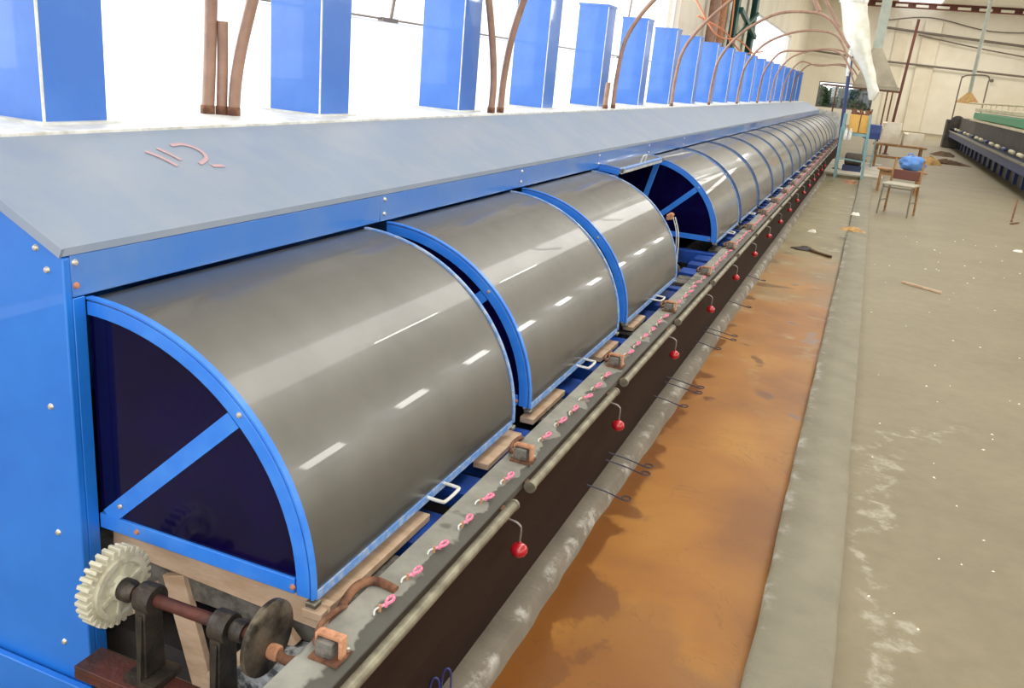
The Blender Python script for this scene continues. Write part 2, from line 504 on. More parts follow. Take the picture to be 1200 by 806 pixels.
# left wall with tall window openings
wl = MB()
XL = -5.0
wl.box(XL - 0.3, XL, -4, YF, 0, 0.85).box(XL - 0.3, XL, -4, YF, 4.6, 7.5)
for y0, y1 in ((-4, -2), (23.0, 35.2), (52, YF)):
    wl.box(XL - 0.3, XL, y0, y1, 0.85, 4.6)
struct('wall_left', wl, 'wall_plaster', 'cream plastered side wall with tall blown-out windows')
k = 0
for y0, y1, nm in ((-2, 23.0, 5), (35.2, 52, 4)):
    k += 1
    o = empty('window_%d' % k, (XL - 0.15, y0, 0.85), 'tall bright side window behind the blue ducts' if k == 1 else 'bright far side window beyond the cream pillar', None, None, 'structure')
    L = y1 - y0
    MB().box(-0.03, 0.03, 0, L, 0, 0.05).box(-0.03, 0.03, 0, L, 3.7, 3.75).box(-0.03, 0.03, 0, 0.05, 0.05, 3.7).box(-0.03, 0.03, L - 0.05, L, 0.05, 3.7).build('frame', 'frame_white', o)
    MB().box(0.0, 0.02, 0.05, L - 0.05, 1.25, 1.27).build('transom', 'frame_white', o)
    for i in range(nm):
        pw = (L - 0.1) / nm
        MB().box(-0.012, -0.008, 0.05 + pw * i, 0.05 + pw * (i + 1), 0.05, 3.7).build('pane', 'window_glass', o)
        if i:
            MB().box(-0.02, 0.02, 0.04 + pw * i, 0.06 + pw * i, 0.05, 3.7).build('mullion', 'frame_white', o)
struct('wall_far', MB().box(-5.3, -3.75, YF, YF + 0.3, 0, 7.5).box(-0.35, 9.9, YF, YF + 0.3, 0, 7.5).box(-3.75, -0.35, YF, YF + 0.3, 0, 0.95).box(-3.75, -0.35, YF, YF + 0.3, 2.55, 7.5), 'wall_plaster', 'cream far end wall of the hall')
o = empty('window_3', (-2.05, YF + 0.15, 0.95), 'far end window with shrubs outside', None, None, 'structure')
for x in (-1.64, 0.03):
    MB().box(x, x + 1.61, -0.002, 0.002, 0.06, 1.54).build('pane', 'window_glass', o)
MB().box(-1.7, 1.7, -0.03, 0.03, 0, 0.06).box(-1.7, 1.7, -0.03, 0.03, 1.54, 1.6).box(-1.7, -1.64, -0.03, 0.03, 0.06, 1.54).box(1.64, 1.7, -0.03, 0.03, 0.06, 1.54).box(-0.03, 0.03, -0.03, 0.03, 0.06, 1.54).build('frame', 'pipe_grey', o)
wr = MB()
wr.box(9.6, 9.9, -4, YF, 0, 3.0).box(9.6, 9.9, -4, YF, 5.5, 7.5)
for y in range(-4, 62, 4):
    wr.box(9.6, 9.9, y, y + 1.1, 3.0, 5.5)
struct('wall_right', wr, 'wall_plaster', 'cream right-hand wall with a high band of windows')
cl = MB()
cl.box(-5.3, 0.0, -4, YF + 0.3, 7.5, 7.7).box(2.4, 9.9, -4, YF + 0.3, 7.5, 7.7)
struct('ceiling', cl, 'ceiling_plaster', 'pale ceiling with a long roof light')
# wall columns on the end wall, roof beams and pale strips under the ceiling
struct('trim_3', MB().box(1.75, 2.75, YF - 0.25, YF, 0, 6.6), 'wall_column', 'flat cream pilaster on the far end wall', bev=0.02)
struct('trim_4', MB().box(0.2, 1.0, YF - 0.12, YF, 0, 6.5), 'wall_column', 'shallow cream pilaster left of the main pilaster')
b = empty('roof_beam', (0, YF - 1.0, 7.15), 'rusty red roof beam across the top of the far wall', 'beam')
MB().box(-1.8, 9.5, -0.12, 0.12, 0.28, 0.35).box(-1.8, 9.5, -0.12, 0.12, 0, 0.06).box(-1.8, 9.5, -0.03, 0.03, 0.06, 0.28).build('girder', 'beam_rust', b)
for i in range(9):
    MB().box(-1.3 + i * 1.15, -0.6 + i * 1.15, -0.3, -0.12, 0.06, 0.2).build('roof_batten', 'ceiling_plaster', b)
# left-hand far structure: green stanchions and rusty downpipes by the pillar
for i, (y, wd, m, lab, nm) in enumerate(((26.3, 0.32, 'hose', 'salmon pink downpipe on the cream pillar, nearer of the pair', 'downpipe'), (27.6, 0.26, 'rust_light', 'salmon pink downpipe on the cream pillar, farther of the pair', 'downpipe'),
                                         (30.0, 0.45, 'green_steel', 'dark green steel stanchion, nearer one against the left wall', 'stanchion'), (34.2, 0.5, 'green_steel', 'dark green steel stanchion beside the far side window', 'stanchion'))):
    t = empty(nm, (XL + 0.26, y, 0), lab, nm)
    if nm == 'downpipe':
        MB().tube([(0, 0, 0), (0, 0, 7.4)], wd / 2, 12).build('pipe', m, t)
        for z in (2.2, 4.4, 6.4):
            MB().tube([(0, 0, z), (0, 0, z + 0.06)], wd / 2 + 0.02, 12).build('pipe_clip', 'rust', t)
    else:
        MB().box(-0.1, -0.07, -wd / 2, wd / 2, 0, 7.4).box(0.07, 0.1, -wd / 2, wd / 2, 0, 7.4).box(-0.07, 0.07, -0.02, 0.02, 0, 7.4).build('column', m, t)
        MB().box(-0.14, 0.14, -wd / 2 - 0.05, wd / 2 + 0.05, 0, 0.03).build('base_plate', m, t)
t = empty('stanchion_brace', (XL + 0.27, 31.5, 3.2), 'dark green cross beam between the two stanchions', 'beam')
MB().bar((0.15, -1.5, 0.9), (0.15, 2.7, 0.3), 0.12, 0.14).build('cross_beam', 'green_steel', t)
MB().bar((0.15, -1.4, 0.1), (0.15, 2.6, 1.1), 0.08, 0.1).build('brace', 'green_steel', t)

# pipes and cables along the far wall
def pipe(name, pts, r, m, label, cat, n=8):
    return tag(MB().tube(pts, r, n).build(name, m), label, cat)
pipe('wall_pipe', [(-4.5, YF - 0.4, 4.35), (0, YF - 0.4, 4.05), (9.4, YF - 0.4, 3.75)], 0.06, 'pipe_grey', 'thin brown pipe along the middle of the far wall', 'pipe')
pipe('wall_pipe', [(-0.9, YF - 0.5, 6.05), (4, YF - 0.5, 5.7), (9.4, YF - 0.5, 5.35)], 0.075, 'pipe_grey', 'dark pipe high across the far wall below the beam', 'pipe')
pipe('wall_cable', smooth_path([(1.5, YF - 0.45, 5.72), (5, YF - 0.45, 5.2), (9.4, YF - 0.45, 4.7)]), 0.04, 'pipe_grey', 'thin cable sagging below the high dark wall pipe', 'cable')
pipe('wall_cable', smooth_path([(-0.8, YF - 0.3, 6.4), (2.0, YF - 0.3, 6.75), (5.5, YF - 0.3, 6.2), (9.4, YF - 0.3, 6.4)]), 0.035, 'pipe_grey', 'thin cable looping above the high dark wall pipe', 'cable')
t = empty('pipe_rack', (0.1, 33.0, 0), 'rusty rack of a cross bar and posts behind the yellow box', 'rack')
MB().bar((-1.95, 0, 2.1), (0.5, 0, 2.06), 0.06, 0.06).build('cross_bar', 'rust', t)
for x in (-1.5, 0.14, 0.3):
    MB().bar((x, 0, 0), (x, 0, 2.05), 0.05, 0.05, (0, 1, 0)).build('post', 'rust', t)
t = empty('raking_post', (0.62, 33.3, 0), 'brown raking steel post leaning up to the right', 'post')
MB().bar((-0.05, 0, 0), (0.1, 0, 4.4), 0.09, 0.09, (0, 1, 0)).build('shaft', 'beam_rust', t)
MB().box(-0.15, 0.07, -0.1, 0.1, 0, 0.02).build('foot_plate', 'beam_rust', t)

# shrubs outside the far window
def shrub(loc, rx, rz, n, label):
    t = empty('shrub', loc, label, 'shrub', 'shrubs outside the far window')
    mb = MB()
    for i in range(n):
        d = Vector((random.gauss(0, 1), random.gauss(0, 1), random.gauss(0, 1))).normalized() * random.uniform(0.5, 1)
        c = Vector((d.x * rx, d.y * rx, rz + d.z * rz))
        a = Vector((random.gauss(0, 1), random.gauss(0, 1), random.gauss(0, 1))).normalized()
        u = a.orthogonal().normalized() * random.uniform(0.09, 0.17)
        v2 = a.cross(u).normalized() * 0.1
        mb.add([c - u, c + v2, c + u, c - v2], [(0, 1, 2, 3)])
    mb.build('foliage', 'leaf', t)
    MB().tube([(0, 0, -0.02), (0.05, 0, rz)], [0.06, 0.03], 6).build('stem', 'rust', t)
struct('ground', MB().box(-8, 4, YF + 0.3, YF + 8, -0.2, 0), 'dirt', 'bare ground outside the far window')
shrub((-3.6, YF + 1.9, 0), 0.62, 1.2, 1100, 'dark green shrub of the front row outside the far window, leftmost')
shrub((-2.1, YF + 1.9, 0), 0.72, 1.15, 1300, 'dark green shrub of the front row outside the far window, middle one')
shrub((-0.45, YF + 1.9, 0), 0.78, 1.3, 1300, 'dark green shrub of the front row outside the far window, rightmost')
shrub((-4.3, YF + 4.2, 0), 0.75, 1.25, 1000, 'dark green shrub of the back row outside the far window, leftmost')
shrub((-2.75, YF + 4.2, 0), 0.75, 1.2, 1000, 'dark green shrub of the back row outside the far window, middle one')
shrub((-1.2, YF + 4.2, 0), 0.75, 1.3, 1000, 'dark green shrub of the back row outside the far window, rightmost')

# ceiling fluorescent fittings above the aisle
for i, y in enumerate((8.0, 11.6)):
    t = empty('fluorescent_light', (0.7, y, 4.5), 'white fluorescent batten hung over the aisle, %s one' % ('nearer' if i == 0 else 'farther'), 'light', 'fluorescent battens over the aisle')
    MB().box(-0.05, 0.05, 0, 1.6, 0.04, 0.09).build('housing', 'lamp_body', t)
    MB().tube([(0, 0.05, 0.01), (0, 1.55, 0.01)], 0.02, 10).build('tube', 'lamp_tube', t)
    for yy in (0.2, 1.4):
        MB().tube([(0, yy, 0.09), (0, yy, 3.0)], 0.008, 6).build('hanger', 'wire', t)

# ------------------------------------------------------------------ the machine body
NB = 20                       # bays
BAY, Y0, HL = 1.495, 1.57, 1.335
XF, XA, ZA = -1.74, -2.18, 1.49
YE = Y0 + BAY * NB            # far end of the machine
RX, RZ, ZC = 0.685, 0.65, 0.495

mach = empty('machine_body', (XF, 1.507, 0), 'long blue machine casing with sloping grey top and bolted fascia', 'machine')
def mp(name, mb, m, parent=mach, bev=0):
    return mb.build(name, m, parent, loc=(-XF, -1.507, 0) if parent == mach else (0, 0, 0), bev=bev)
ep = mp('end_panel', MB().prism([(XF, 0), (XF, 1.257), (XA, 1.470), (-3.3, 1.468), (-3.3, 0)], 1.507, 1.53), 'blue_paint', bev=0.004)
for x, z in ((-1.824, 1.272), (-1.792, 1.222), (-1.815, 0.856), (-1.824, 0.485), (-1.834, 0.13), (-1.745, 0.05), (-1.95, 1.345), (-1.83, -0.3)):
    if z > 0:
        MB().lathe([(0.001, -0.007), (0.006, -0.006), (0.009, 0.0)], (x, 1.507, z), (0, 1, 0), 12).build('bolt', 'screw', ep)
mp('skirt_panel', MB().box(-3.3, -1.0, 1.478, 1.499, -0.15, 0.02), 'blue_paint', bev=0.003)
mp('corner_post', MB().box(XF - 0.02, XF, 1.5305, 1.568, 0, 1.153), 'blue_paint', bev=0.002)
mp('sloping_cover', MB().prism([(XF + 0.002, 1.283), (XA, 1.495), (XA, 1.475), (XF + 0.002, 1.2635)], 1.507, YE), 'cowl_paint')
mp('corner_trim', MB().bar((XF + 0.004, 1.503, 1.272), (XA, 1.503, 1.486), 0.008, 0.026), 'cowl_paint')
mp('ledge_lip', MB().box(XA - 0.02, XA + 0.012, 1.5, YE, 1.487, 1.499), 'white_metal', bev=0.002)
mp('ledge', MB().box(-3.3, XA - 0.02, 1.53, YE, 1.47, 1.492), 'ledge_paint')
mp('back_panel', MB().box(-3.3, -3.28, 1.53, YE, 0, 1.47), 'blue_paint')
mp('far_end_panel', MB().prism([(-0.9, 0), (-0.9, 0.95), (-1.2, 1.25), (XF, 1.29), (XA, 1.49), (-3.3, 1.49), (-3.3, 0)], YE, YE + 0.03), 'white_metal')
for k in range(NB):
    ya = 1.5305 if k == 0 else Y0 + BAY * k - 0.055
    yb = Y0 + BAY * (k + 1) - 0.057
    f = mp('fascia_panel', MB().box(XF - 0.03, XF, ya, yb, 1.155, 1.262), 'blue_gloss', bev=0.003)
    if k < 6:
        for yy in (ya + 0.032,) if k else (ya + 0.012,):
            for z in (1.185, 1.243):
                MB().lathe([(0.009, 0.0), (0.006, 0.006), (0.001, 0.007)], (XF, yy, z), (1, 0, 0), 10).build('bolt', 'rust_screw' if (k == 0 and z < 1.2) else 'screw', f)
# base frame: longitudinal member, cross members, floor pan
mp('base_pan', MB().box(-3.28, -0.995, 1.66, YE, 0.0, 0.10), 'machine_dark')
mp('front_sill', MB().box(-1.03, -0.995, 1.6, YE, 0.30, 0.37), 'blue_dark', bev=0.003)
for k in range(NB + 1):
    y = Y0 + BAY * k - 0.06
    if k == 0:
        y = 1.69
    mp('cross_member' if k else 'end_board', MB().box(-2.6, -0.99, y - 0.045, y + 0.045, 0.30, 0.41), 'blue_beam' if k else 'block_grey', bev=0.003)
for k in range(NB):
    for j, l in ((0.50, 0.2), (0.86, 0.14), (1.12, 0.2)):
        y = Y0 + BAY * k + j
        mp('trough_bracket', MB().box(-1.16, -0.99, y, y + l, 0.34, 0.405), 'blue_beam', bev=0.004)
    mp('splash_plate', MB().box(-1.13, -0.99, Y0 + BAY * k + 0.14, Y0 + BAY * k + 0.42, 0.385, 0.40), 'block_grey')

# chalk marks on the sloping cover
def slope_pt(x, y):
    return (x, y, 1.283 + (XF - x) * (1.495 - 1.283) / (XF - XA) + 0.003)
ch = empty('chalk_marks', (-2.05, 2.2, 1.43), 'faint orange chalk scribble on the sloping grey cover', 'marking')
for pts in ([(-2.065, 2.12), (-2.03, 2.15), (-1.985, 2.17)], [(-2.075, 2.18), (-2.045, 2.2), (-2.01, 2.215)], [(-2.085, 2.25), (-2.085, 2.31), (-2.05, 2.345), (-2.01, 2.33), (-1.985, 2.27)], [(-1.97, 2.31), (-1.965, 2.36)]):
    q = smooth_path([slope_pt(*p) for p in pts], 5) if len(pts) > 2 else [Vector(slope_pt(*p)) for p in pts]
    mb = MB()
    for a, b_ in zip(q[:-1], q[1:]):
        mb.bar(a, b_, 0.015, 0.001, (0.43, 0, 0.9))
    mb.build('chalk_stroke', 'chalk', ch, loc=(2.05, -2.2, -1.43))

# ------------------------------------------------------------------ hoods
def ell(f, th):
    return (RX * f * math.cos(th), RZ * f * math.sin(th))
def arc_poly(f0, f1, t0, t1, n=30):
    return [ell(f1, t0 + (t1 - t0) * i / n) for i in range(n + 1)] + [ell(f0, t1 + (t0 - t1) * i / n) for i in range(n + 1)]
def hood(detail):
    t = empty('hood', (0, 0, 0))
    MB().prism(arc_poly(0.992, 0.999, 0.0, PI / 2, 40 if detail else 24), 0.004, HL - 0.004, smooth=True).build('cover_sheet', 'steel_sheet', t)
    for e, (y, s) in enumerate(((0.0, 1), (HL, -1))):
        fr = MB().prism(arc_poly(0.935, 0.992, 0.0, PI / 2), y, y + s * 0.02, smooth=True).build('end_frame', 'blue_frame', t, bev=0.002)
        MB().prism(arc_poly(0.999, 1.008, 0.0, PI / 2), y - s * 0.001, y + s * (0.013 if e else 0.018), smooth=True).build('edge_band', 'blue_worn' if e else 'blue_frame', fr)
        MB().box(0.0, RX * 0.925, min(y, y + s * 0.018), max(y, y + s * 0.018), 0.0, 0.044).build('bottom_bar', 'blue_frame', fr, bev=0.002)
        q = 0.023
        a, bq = ell(0.93, PI / 4)[0], ell(0.93, PI / 4)[1]
        r2 = math.sqrt(0.5)
        MB().prism([(0.03 + q * r2, 0.03 - q * r2 + 0.01), (a + q * r2, bq - q * r2), (a - q * r2, bq + q * r2), (0.03 - q * r2, 0.03 + q * r2 + 0.01)], y + s * 0.001, y + s * 0.016).build('spoke', 'blue_frame', fr)
        lo = [(0.06, 0.03)] + [ell(0.93, math.radians(3 + 42 * i / 14)) for i in range(15)]
        hi = [ell(0.93, math.radians(45 + 44.9 * i / 14)) for i in range(15)] + [(0.001, 0.05)]
        for pol in (lo, hi):
            MB().prism(pol, y + s * 0.008, y + s * 0.012).build('pane', 'tinted_acrylic', fr)
        if detail and e == 0:
            for (x, z), m in (((0.075, 0.085), 'screw'), ((0.47, 0.446), 'screw'), ((0.13, 0.024), 'rust_screw'), ((0.63, 0.02), 'rust_screw')):
                MB().lathe([(0.008, 0), (0.006, -0.005), (0.001, -0.006)], (x, 0, z), (0, 1, 0), 10).build('screw', m, fr)
    MB().box(RX - 0.012, RX + 0.004, 0.02, HL - 0.02, -0.012, 0.012).build('bottom_strip', 'blue_worn', t)
    MB().box(RX - 0.03, RX - 0.014, 0.02, HL - 0.02, -0.016, 0.004).build('bottom_angle', 'white_metal', t)
    y = HL * 0.46
    hp = smooth_path([(RX - 0.004, y, 0.006), (RX + 0.048, y, 0.004), (RX + 0.062, y + 0.012, 0.004), (RX + 0.062, y + 0.10, 0.004), (RX + 0.048, y + 0.112, 0.004), (RX - 0.004, y + 0.112, 0.006)], 3)
    MB().tube(hp, 0.0058, 8).build('handle', 'white_metal', t)
    for yy in (0.015, HL - 0.015):
        MB().box(RX - 0.02, RX + 0.012, yy - 0.015, yy + 0.015, -0.026, -0.010).build('corner_clip', 'galvanised', t, bev=0.004)
    return t
H0 = hood(True)
for k in range(NB):
    h = H0 if k == 0 else dup(H0)
    h.location = (XF, Y0 + BAY * k, ZC)
    if k == 3:
        h.rotation_euler = (0, math.radians(-77), 0)
        h.name = 'hood'
        tag(h, 'curved steel hood swung up open under the fascia, fourth from the near end', 'hood', 'curved hoods along the machine')
    else:
        extra = ', with big dark blue end panes' if k == 0 else (', beside the open bay' if k == 4 else '')
        tag(h, '%s curved steel hood from the near end%s' % (ORD[k], extra), 'hood', 'curved hoods along the machine')

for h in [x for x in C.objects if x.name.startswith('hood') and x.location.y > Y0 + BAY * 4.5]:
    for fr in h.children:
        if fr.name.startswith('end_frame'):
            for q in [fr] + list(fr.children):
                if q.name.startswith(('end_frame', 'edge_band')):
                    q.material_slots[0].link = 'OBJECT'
                    q.material_slots[0].material = MATS['blue_hazed']
# rag knotted on the third hood's far rim
rk = empty('knotted_rag', (-1.17, 5.98, 0.9), 'pale pink knotted rag with hanging strings on the third hood rim', 'rag')
kn = MB()
for i in range(5):
    a = i * 1.3
    kn.tube(smooth_path([(0.015 * math.cos(a + j * 1.2), 0.012 * math.sin(a * 2 + j), 0.018 * math.sin(a + j * 1.6)) for j in range(6)], 4), 0.011, 6)
kn.build('knot', 'rust_light', rk)
for dx, l in ((0.02, 0.3), (0.035, 0.26)):
    MB().tube(smooth_path([(dx, 0, 0), (dx + 0.04, 0.005, -0.12), (dx + 0.055, 0.01, -l - 0.05)]), 0.004, 5).build('string', 'white_metal', rk)

# rollers inside the bays and drive rods seen in the open bay
for k in range(2, 6):
    t = empty('yarn_roller', (-1.35, Y0 + BAY * k + 0.1, 0.25), 'dull grey roller lying inside the machine, %s bay' % ORD[k], 'roller', 'rollers inside the machine')
    MB().lathe([(0.02, -0.05), (0.02, 0), (0.085, 0), (0.09, 0.02), (0.09, 1.1), (0.085, 1.12), (0.02, 1.12), (0.02, 1.17)], (0, 0, 0), (0, 1, 0), 20).build('drum', 'block_grey', t)
    MB().tube([(0, -0.08, 0), (0, 1.2, 0)], 0.018, 8).build('axle', 'cast_iron', t)

# ------------------------------------------------------------------ trough, rail, pipes, hooks
tr = empty('trough', (-0.87, 1.25, 0), 'long dark brown trough side below the stained grey rail', 'trough')
def tp(name, mb, m, bev=0):
    return mb.build(name, m, tr, loc=(0.87, -1.25, 0), bev=bev)
tp('side_wall', MB().box(-0.885, -0.868, 1.0, YE, 0.0, 0.44), 'brown_trough')
tp('inner_wall', MB().box(-0.985, -0.97, 1.3, YE, 0.1, 0.43), 'brown_trough')
MB().prism([(-0.105, 0.43), (0.018, 0.43), (0.018, 0.455), (-0.01, 0.468), (-0.105, 0.470)], 1.28, YE).build('top_rail', 'rail_steel', tr, loc=(-0.01, -1.25, 0), bev=0.003)
tp('end_board', MB().box(-0.985, -0.868, 1.28, 1.3, 0.0, 0.43), 'block_grey')

SEC, NS = 1.215, 24
def section_start(k):
    return 1.31 + SEC * k
gp = empty('guide_pipe', (0, 0, 0))
MB().tube([(0, 0, 0), (0, 1.06, 0)], 0.0165, 14).build('pipe', 'galvanised', gp)
MB().lathe([(0.010, -0.012), (0.021, -0.012), (0.021, 0.004), (0.012, 0.004)], (0, 0.0, 0), (0, 1, 0), 14).build('end_collar', 'galvanised', gp)
MB().lathe([(0.012, -0.004), (0.019, -0.004), (0.019, 0.008), (0.010, 0.008)], (0, 1.06, 0), (0, 1, 0), 14).build('end_collar', 'galvanised', gp)
MB().bar((0, 0.03, -0.012), (-0.06, 0.03, 0.0), 0.03, 0.012).build('pipe_bracket', 'rust', gp)
MB().bar((0, 1.03, -0.012), (-0.06, 1.03, 0.0), 0.03, 0.012).build('pipe_bracket', 'rust', gp)
fb = empty('float_ball', (0, 0, 0))
fb.scale = (0.92, 0.92, 0.92)
MB().lathe([(0.001, -0.027), (0.014, -0.0255), (0.025, -0.018), (0.031, -0.006), (0.0315, 0.0), (0.031, 0.006), (0.026, 0.016), (0.016, 0.023), (0.007, 0.026), (0.006, 0.032), (0.001, 0.033)], (0, 0, 0), (0, 0, 1), 20).build('ball', 'red_ball', fb)
MB().tube(smooth_path([(-0.07, 0.0, 0.108), (-0.03, 0.0, 0.106), (-0.008, 0.0, 0.098), (0, 0, 0.082), (0, 0, 0.03)], 4), 0.0042, 8).build('wire_arm', 'wire', fb)
MB().box(-0.013 - 0.058, -0.058, -0.012, 0.012, 0.095, 0.12).build('arm_mount', 'rust', fb)
bk = empty('bearing_block', (0, 0, 0))
MB().box(-0.032, 0.022, -0.022, 0.03, 0.006, 0.058).build('block', 'block_grey', bk, bev=0.004)
MB().box(-0.045, 0.05, -0.035, 0.045, 0, 0.007).build('base_plate', 'rust', bk)
MB().box(-0.036, 0.046, -0.008, 0.022, 0.062, 0.074).box(0.034, 0.046, -0.008, 0.022, 0.006, 0.064).box(-0.042, -0.034, -0.008, 0.022, 0.006, 0.07).build('strap', 'rust_light', bk, bev=0.003)
MB().tube(smooth_path([(-0.035, 0.0, 0.03), (-0.065, 0.03, 0.012), (-0.085, 0.09, 0.02), (-0.075, 0.15, 0.03), (-0.085, 0.22, 0.0), (-0.12, 0.27, -0.04)], 4), 0.0085, 8).build('swan_neck', 'rust', bk)
MB().lathe([(0.006, 0), (0.006, 0.012), (0.001, 0.014)], (0.04, 0.036, 0.006), (0, 0, 1), 8).build('bolt', 'screw', bk)
hk = empty('yarn_hook', (0, 0, 0))
MB().tube(smooth_path([(-0.008, -0.022, 0.012), (0.004, -0.004, 0.016), (0.010, 0.018, 0.02), (0.0, 0.032, 0.022), (-0.008, 0.018, 0.02), (-0.002, 0.0, 0.018), (0.008, -0.012, 0.012)], 3), 0.0052, 6).build('yarn_loop', 'pink_yarn', hk)
MB().tube([(-0.006, -0.024, -0.004), (-0.006, -0.024, 0.02)], 0.005, 6).build('peg', 'rust_light', hk)
MB().tube(smooth_path([(-0.006, -0.022, 0.014), (-0.012, -0.04, 0.008), (-0.004, -0.055, 0.002)], 3), 0.0035, 5).build('yarn_tail', 'white_metal', hk)

first = {}
def place(proto, loc, label, cat, group):
    n = proto.name
    o = proto if n not in first else dup(proto)
    first[n] = 1
    o.location = loc
    return tag(o, label, cat, group)
for k in range(NS):
    ys = section_start(k)
    if ys + 1.1 > YE:
        break
    od = ORD[k]
    place(gp, (-0.832, ys, 0.449), '%s steel guide pipe from the near end, along the trough edge' % od, 'pipe', 'guide pipes along the trough')
    if k < 16:
        place(fb, (-0.80, ys + 1.066, 0.292), '%s red float ball from the near end, hanging on a bent wire' % od, 'float ball', 'red float balls below the guide pipes')
    place(bk, (-0.918, ys + 0.13, 0.470), '%s rusty strapped bearing block from the near end, on the grey rail' % od, 'bearing', 'bearing blocks on the grey rail')
    if k < 18:
        nh = 6
        for j in range(nh):
            lab = '%s pink yarn hook from the near end of the %s rail section' % (ORD[j], od)
            place(hk, (-0.902 + random.uniform(-0.006, 0.006), ys + 0.35 + 0.163 * j + random.uniform(-0.01, 0.01), 0.471), lab, 'yarn hook', 'pink yarn hooks on the grey rail')
            first['yarn_hook'] = 1
for o in [x for x in C.objects if x.name.startswith('yarn_hook')]:
    o.rotation_euler = (0, 0, random.uniform(-0.5, 0.15))
    o.scale = (0.85, 0.85, 0.85)
for o in [x for x in C.objects if x.name.startswith('bearing_block')]:
    o.scale = (0.82, 0.82, 0.82)

# planks laid under the hood edge
for i, (y0, y1, x) in enumerate(((1.6, 2.2, -1.075), (2.62, 2.95, -1.06), (3.1, 3.5, -1.07), (4.05, 4.38, -1.065), (4.7, 5.0, -1.068))):
    tag(MB().box(x - 0.03, x + 0.03, y0, y1, 0.412, 0.437).build('plank', 'plank', bev=0.003), '%s tan plank from the near end, under the hood edge' % ORD[i], 'plank', 'planks under the hood edge')
    sup = 0
# tangled wire hooks over the concrete plinth
wh = [(1.78, 0.14, 2), (3.42, 0.20, 1), (3.72, 0.22, 2), (4.72, 0.2, 1), (5.0, 0.24, 2), (6.0, 0.18, 1), (6.3, 0.26, 2), (7.4, 0.22, 1), (8.6, 0.2, 1)]
for i, (y, l, nl) in enumerate(wh):
    t = empty('wire_hook', (-0.86, y, 0.0), '%s bent dark wire hook from the near end, lying over the concrete plinth' % ORD[i], 'wire', 'wire hooks over the plinth')
    for j in range(nl):
        yy = j * 0.045
        z0 = 0.03 + 0.02 * j
        pts = [(-0.005, yy, z0 + 0.02), (l * 0.4, yy + 0.02, z0), (l * 0.8, yy + 0.01, z0 - 0.012)]
        for a in range(0, 330, 40):
            aa = math.radians(a - 90)
            pts.append((l * 0.8 + 0.012 + 0.02 * math.cos(aa), yy + 0.03 + 0.02 * math.sin(aa), z0 - 0.012))
        MB().tube(smooth_path(pts, 3), 0.0035, 5).build('wire', 'dark_wire', t)

# ------------------------------------------------------------------ gear drive at the near end
SY, SZ = 1.45, 0.436
ds = empty('drive_shaft', (-1.55, SY, SZ), 'brown steel shaft carrying a white toothed gear and a worn round disc', 'shaft')
def dp(name, mb, m, parent=ds, bev=0):
    return mb.build(name, m, parent, loc=(1.55, -SY, -SZ) if parent == ds else (0, 0, 0), bev=bev)
NT = 30
def gear_poly():
    out = []
    for i in range(NT):
        a = 2 * PI * i / NT
        for da, r in ((-0.40, 0.092), (-0.22, 0.107), (0.22, 0.107), (0.40, 0.092)):
            q = a + da * 2 * PI / NT
            out.append((SY + r * math.cos(q), SZ + r * math.sin(q)))
    return out
g = dp('gear', MB().prism(gear_poly(), -1.592, -1.552, 'yz'), 'nylon', bev=0.0015)
MB().lathe([(0.084, 0.0), (0.084, 0.01), (0.070, 0.01), (0.066, 0.002), (0.036, 0.002), (0.032, 0.014), (0.02, 0.014)], (-1.553, SY, SZ), (1, 0, 0), 36).build('web_ring', 'nylon', g)
for i in range(6):
    a = i * PI / 3 + 0.3
    MB().bar((-1.55, SY + 0.034 * math.cos(a), SZ + 0.034 * math.sin(a)), (-1.55, SY + 0.068 * math.cos(a), SZ + 0.068 * math.sin(a)), 0.010, 0.012, (1, 0, 0)).build('web_rib', 'nylon', g)
dp('shaft_rod', MB().tube([(-1.62, SY, SZ), (-1.12, SY, SZ + 0.006)], 0.0165, 16), 'rust_dark')
dp('hub', MB().lathe([(0.03, 0), (0.03, 0.03), (0.022, 0.045)], (-1.545, SY, SZ), (1, 0, 0), 18), 'cast_iron')
dp('collar', MB().lathe([(0.026, 0), (0.028, 0.004), (0.028, 0.03), (0.026, 0.034)], (-1.192, SY, SZ + 0.004), (1, 0, 0), 18), 'cast_iron')
d = dp('crank_disc', MB().lathe([(0.03, -0.03), (0.06, -0.012), (0.088, 0.0), (0.094, 0.004), (0.094, 0.016), (0.088, 0.02), (0.03, 0.017), (0.01, 0.017)], (-1.105, SY, SZ + 0.014), (1, 0, 0), 36), 'worn_disc')
for i, x in enumerate((-1.455, -1.222)):
    t = empty('bearing_stand', (x, SY, 0.198), 'black cast bearing stand holding the shaft next to the %s' % ('white gear' if i == 0 else 'round disc'), 'bearing stand', 'bearing stands of the drive shaft')
    MB().lathe([(0.02, -0.024), (0.038, -0.024), (0.04, -0.02), (0.04, 0.02), (0.038, 0.024), (0.02, 0.024)], (0, 0, SZ + 0.003 - 0.2), (1, 0, 0), 20).build('bearing_ring', 'cast_iron', t)
    MB().prism([(-0.036, 0.02), (0.034, 0.02), (0.030, SZ - 0.2), (-0.032, SZ - 0.2)], -0.021, 0.012, 'yz').build('post', 'cast_iron', t, bev=0.004)
    MB().prism([(-0.05, 0.012), (-0.03, 0.012), (-0.028, SZ - 0.23), (-0.036, SZ - 0.23)], -0.006, 0.006, 'yz').build('rib', 'cast_iron', t)
    MB().box(-0.05, 0.05, -0.05, 0.05, 0.0, 0.02).build('foot', 'cast_iron', t)
tb = empty('mounting_bar', (-1.37, 1.43, 0.19), 'rusty dark red angle bar under the bearing stands', 'bar')
MB().box(-0.29, 0.30, -0.045, 0.045, -0.012, 0.008).build('top_flange', 'rust_dark', tb, bev=0.002)
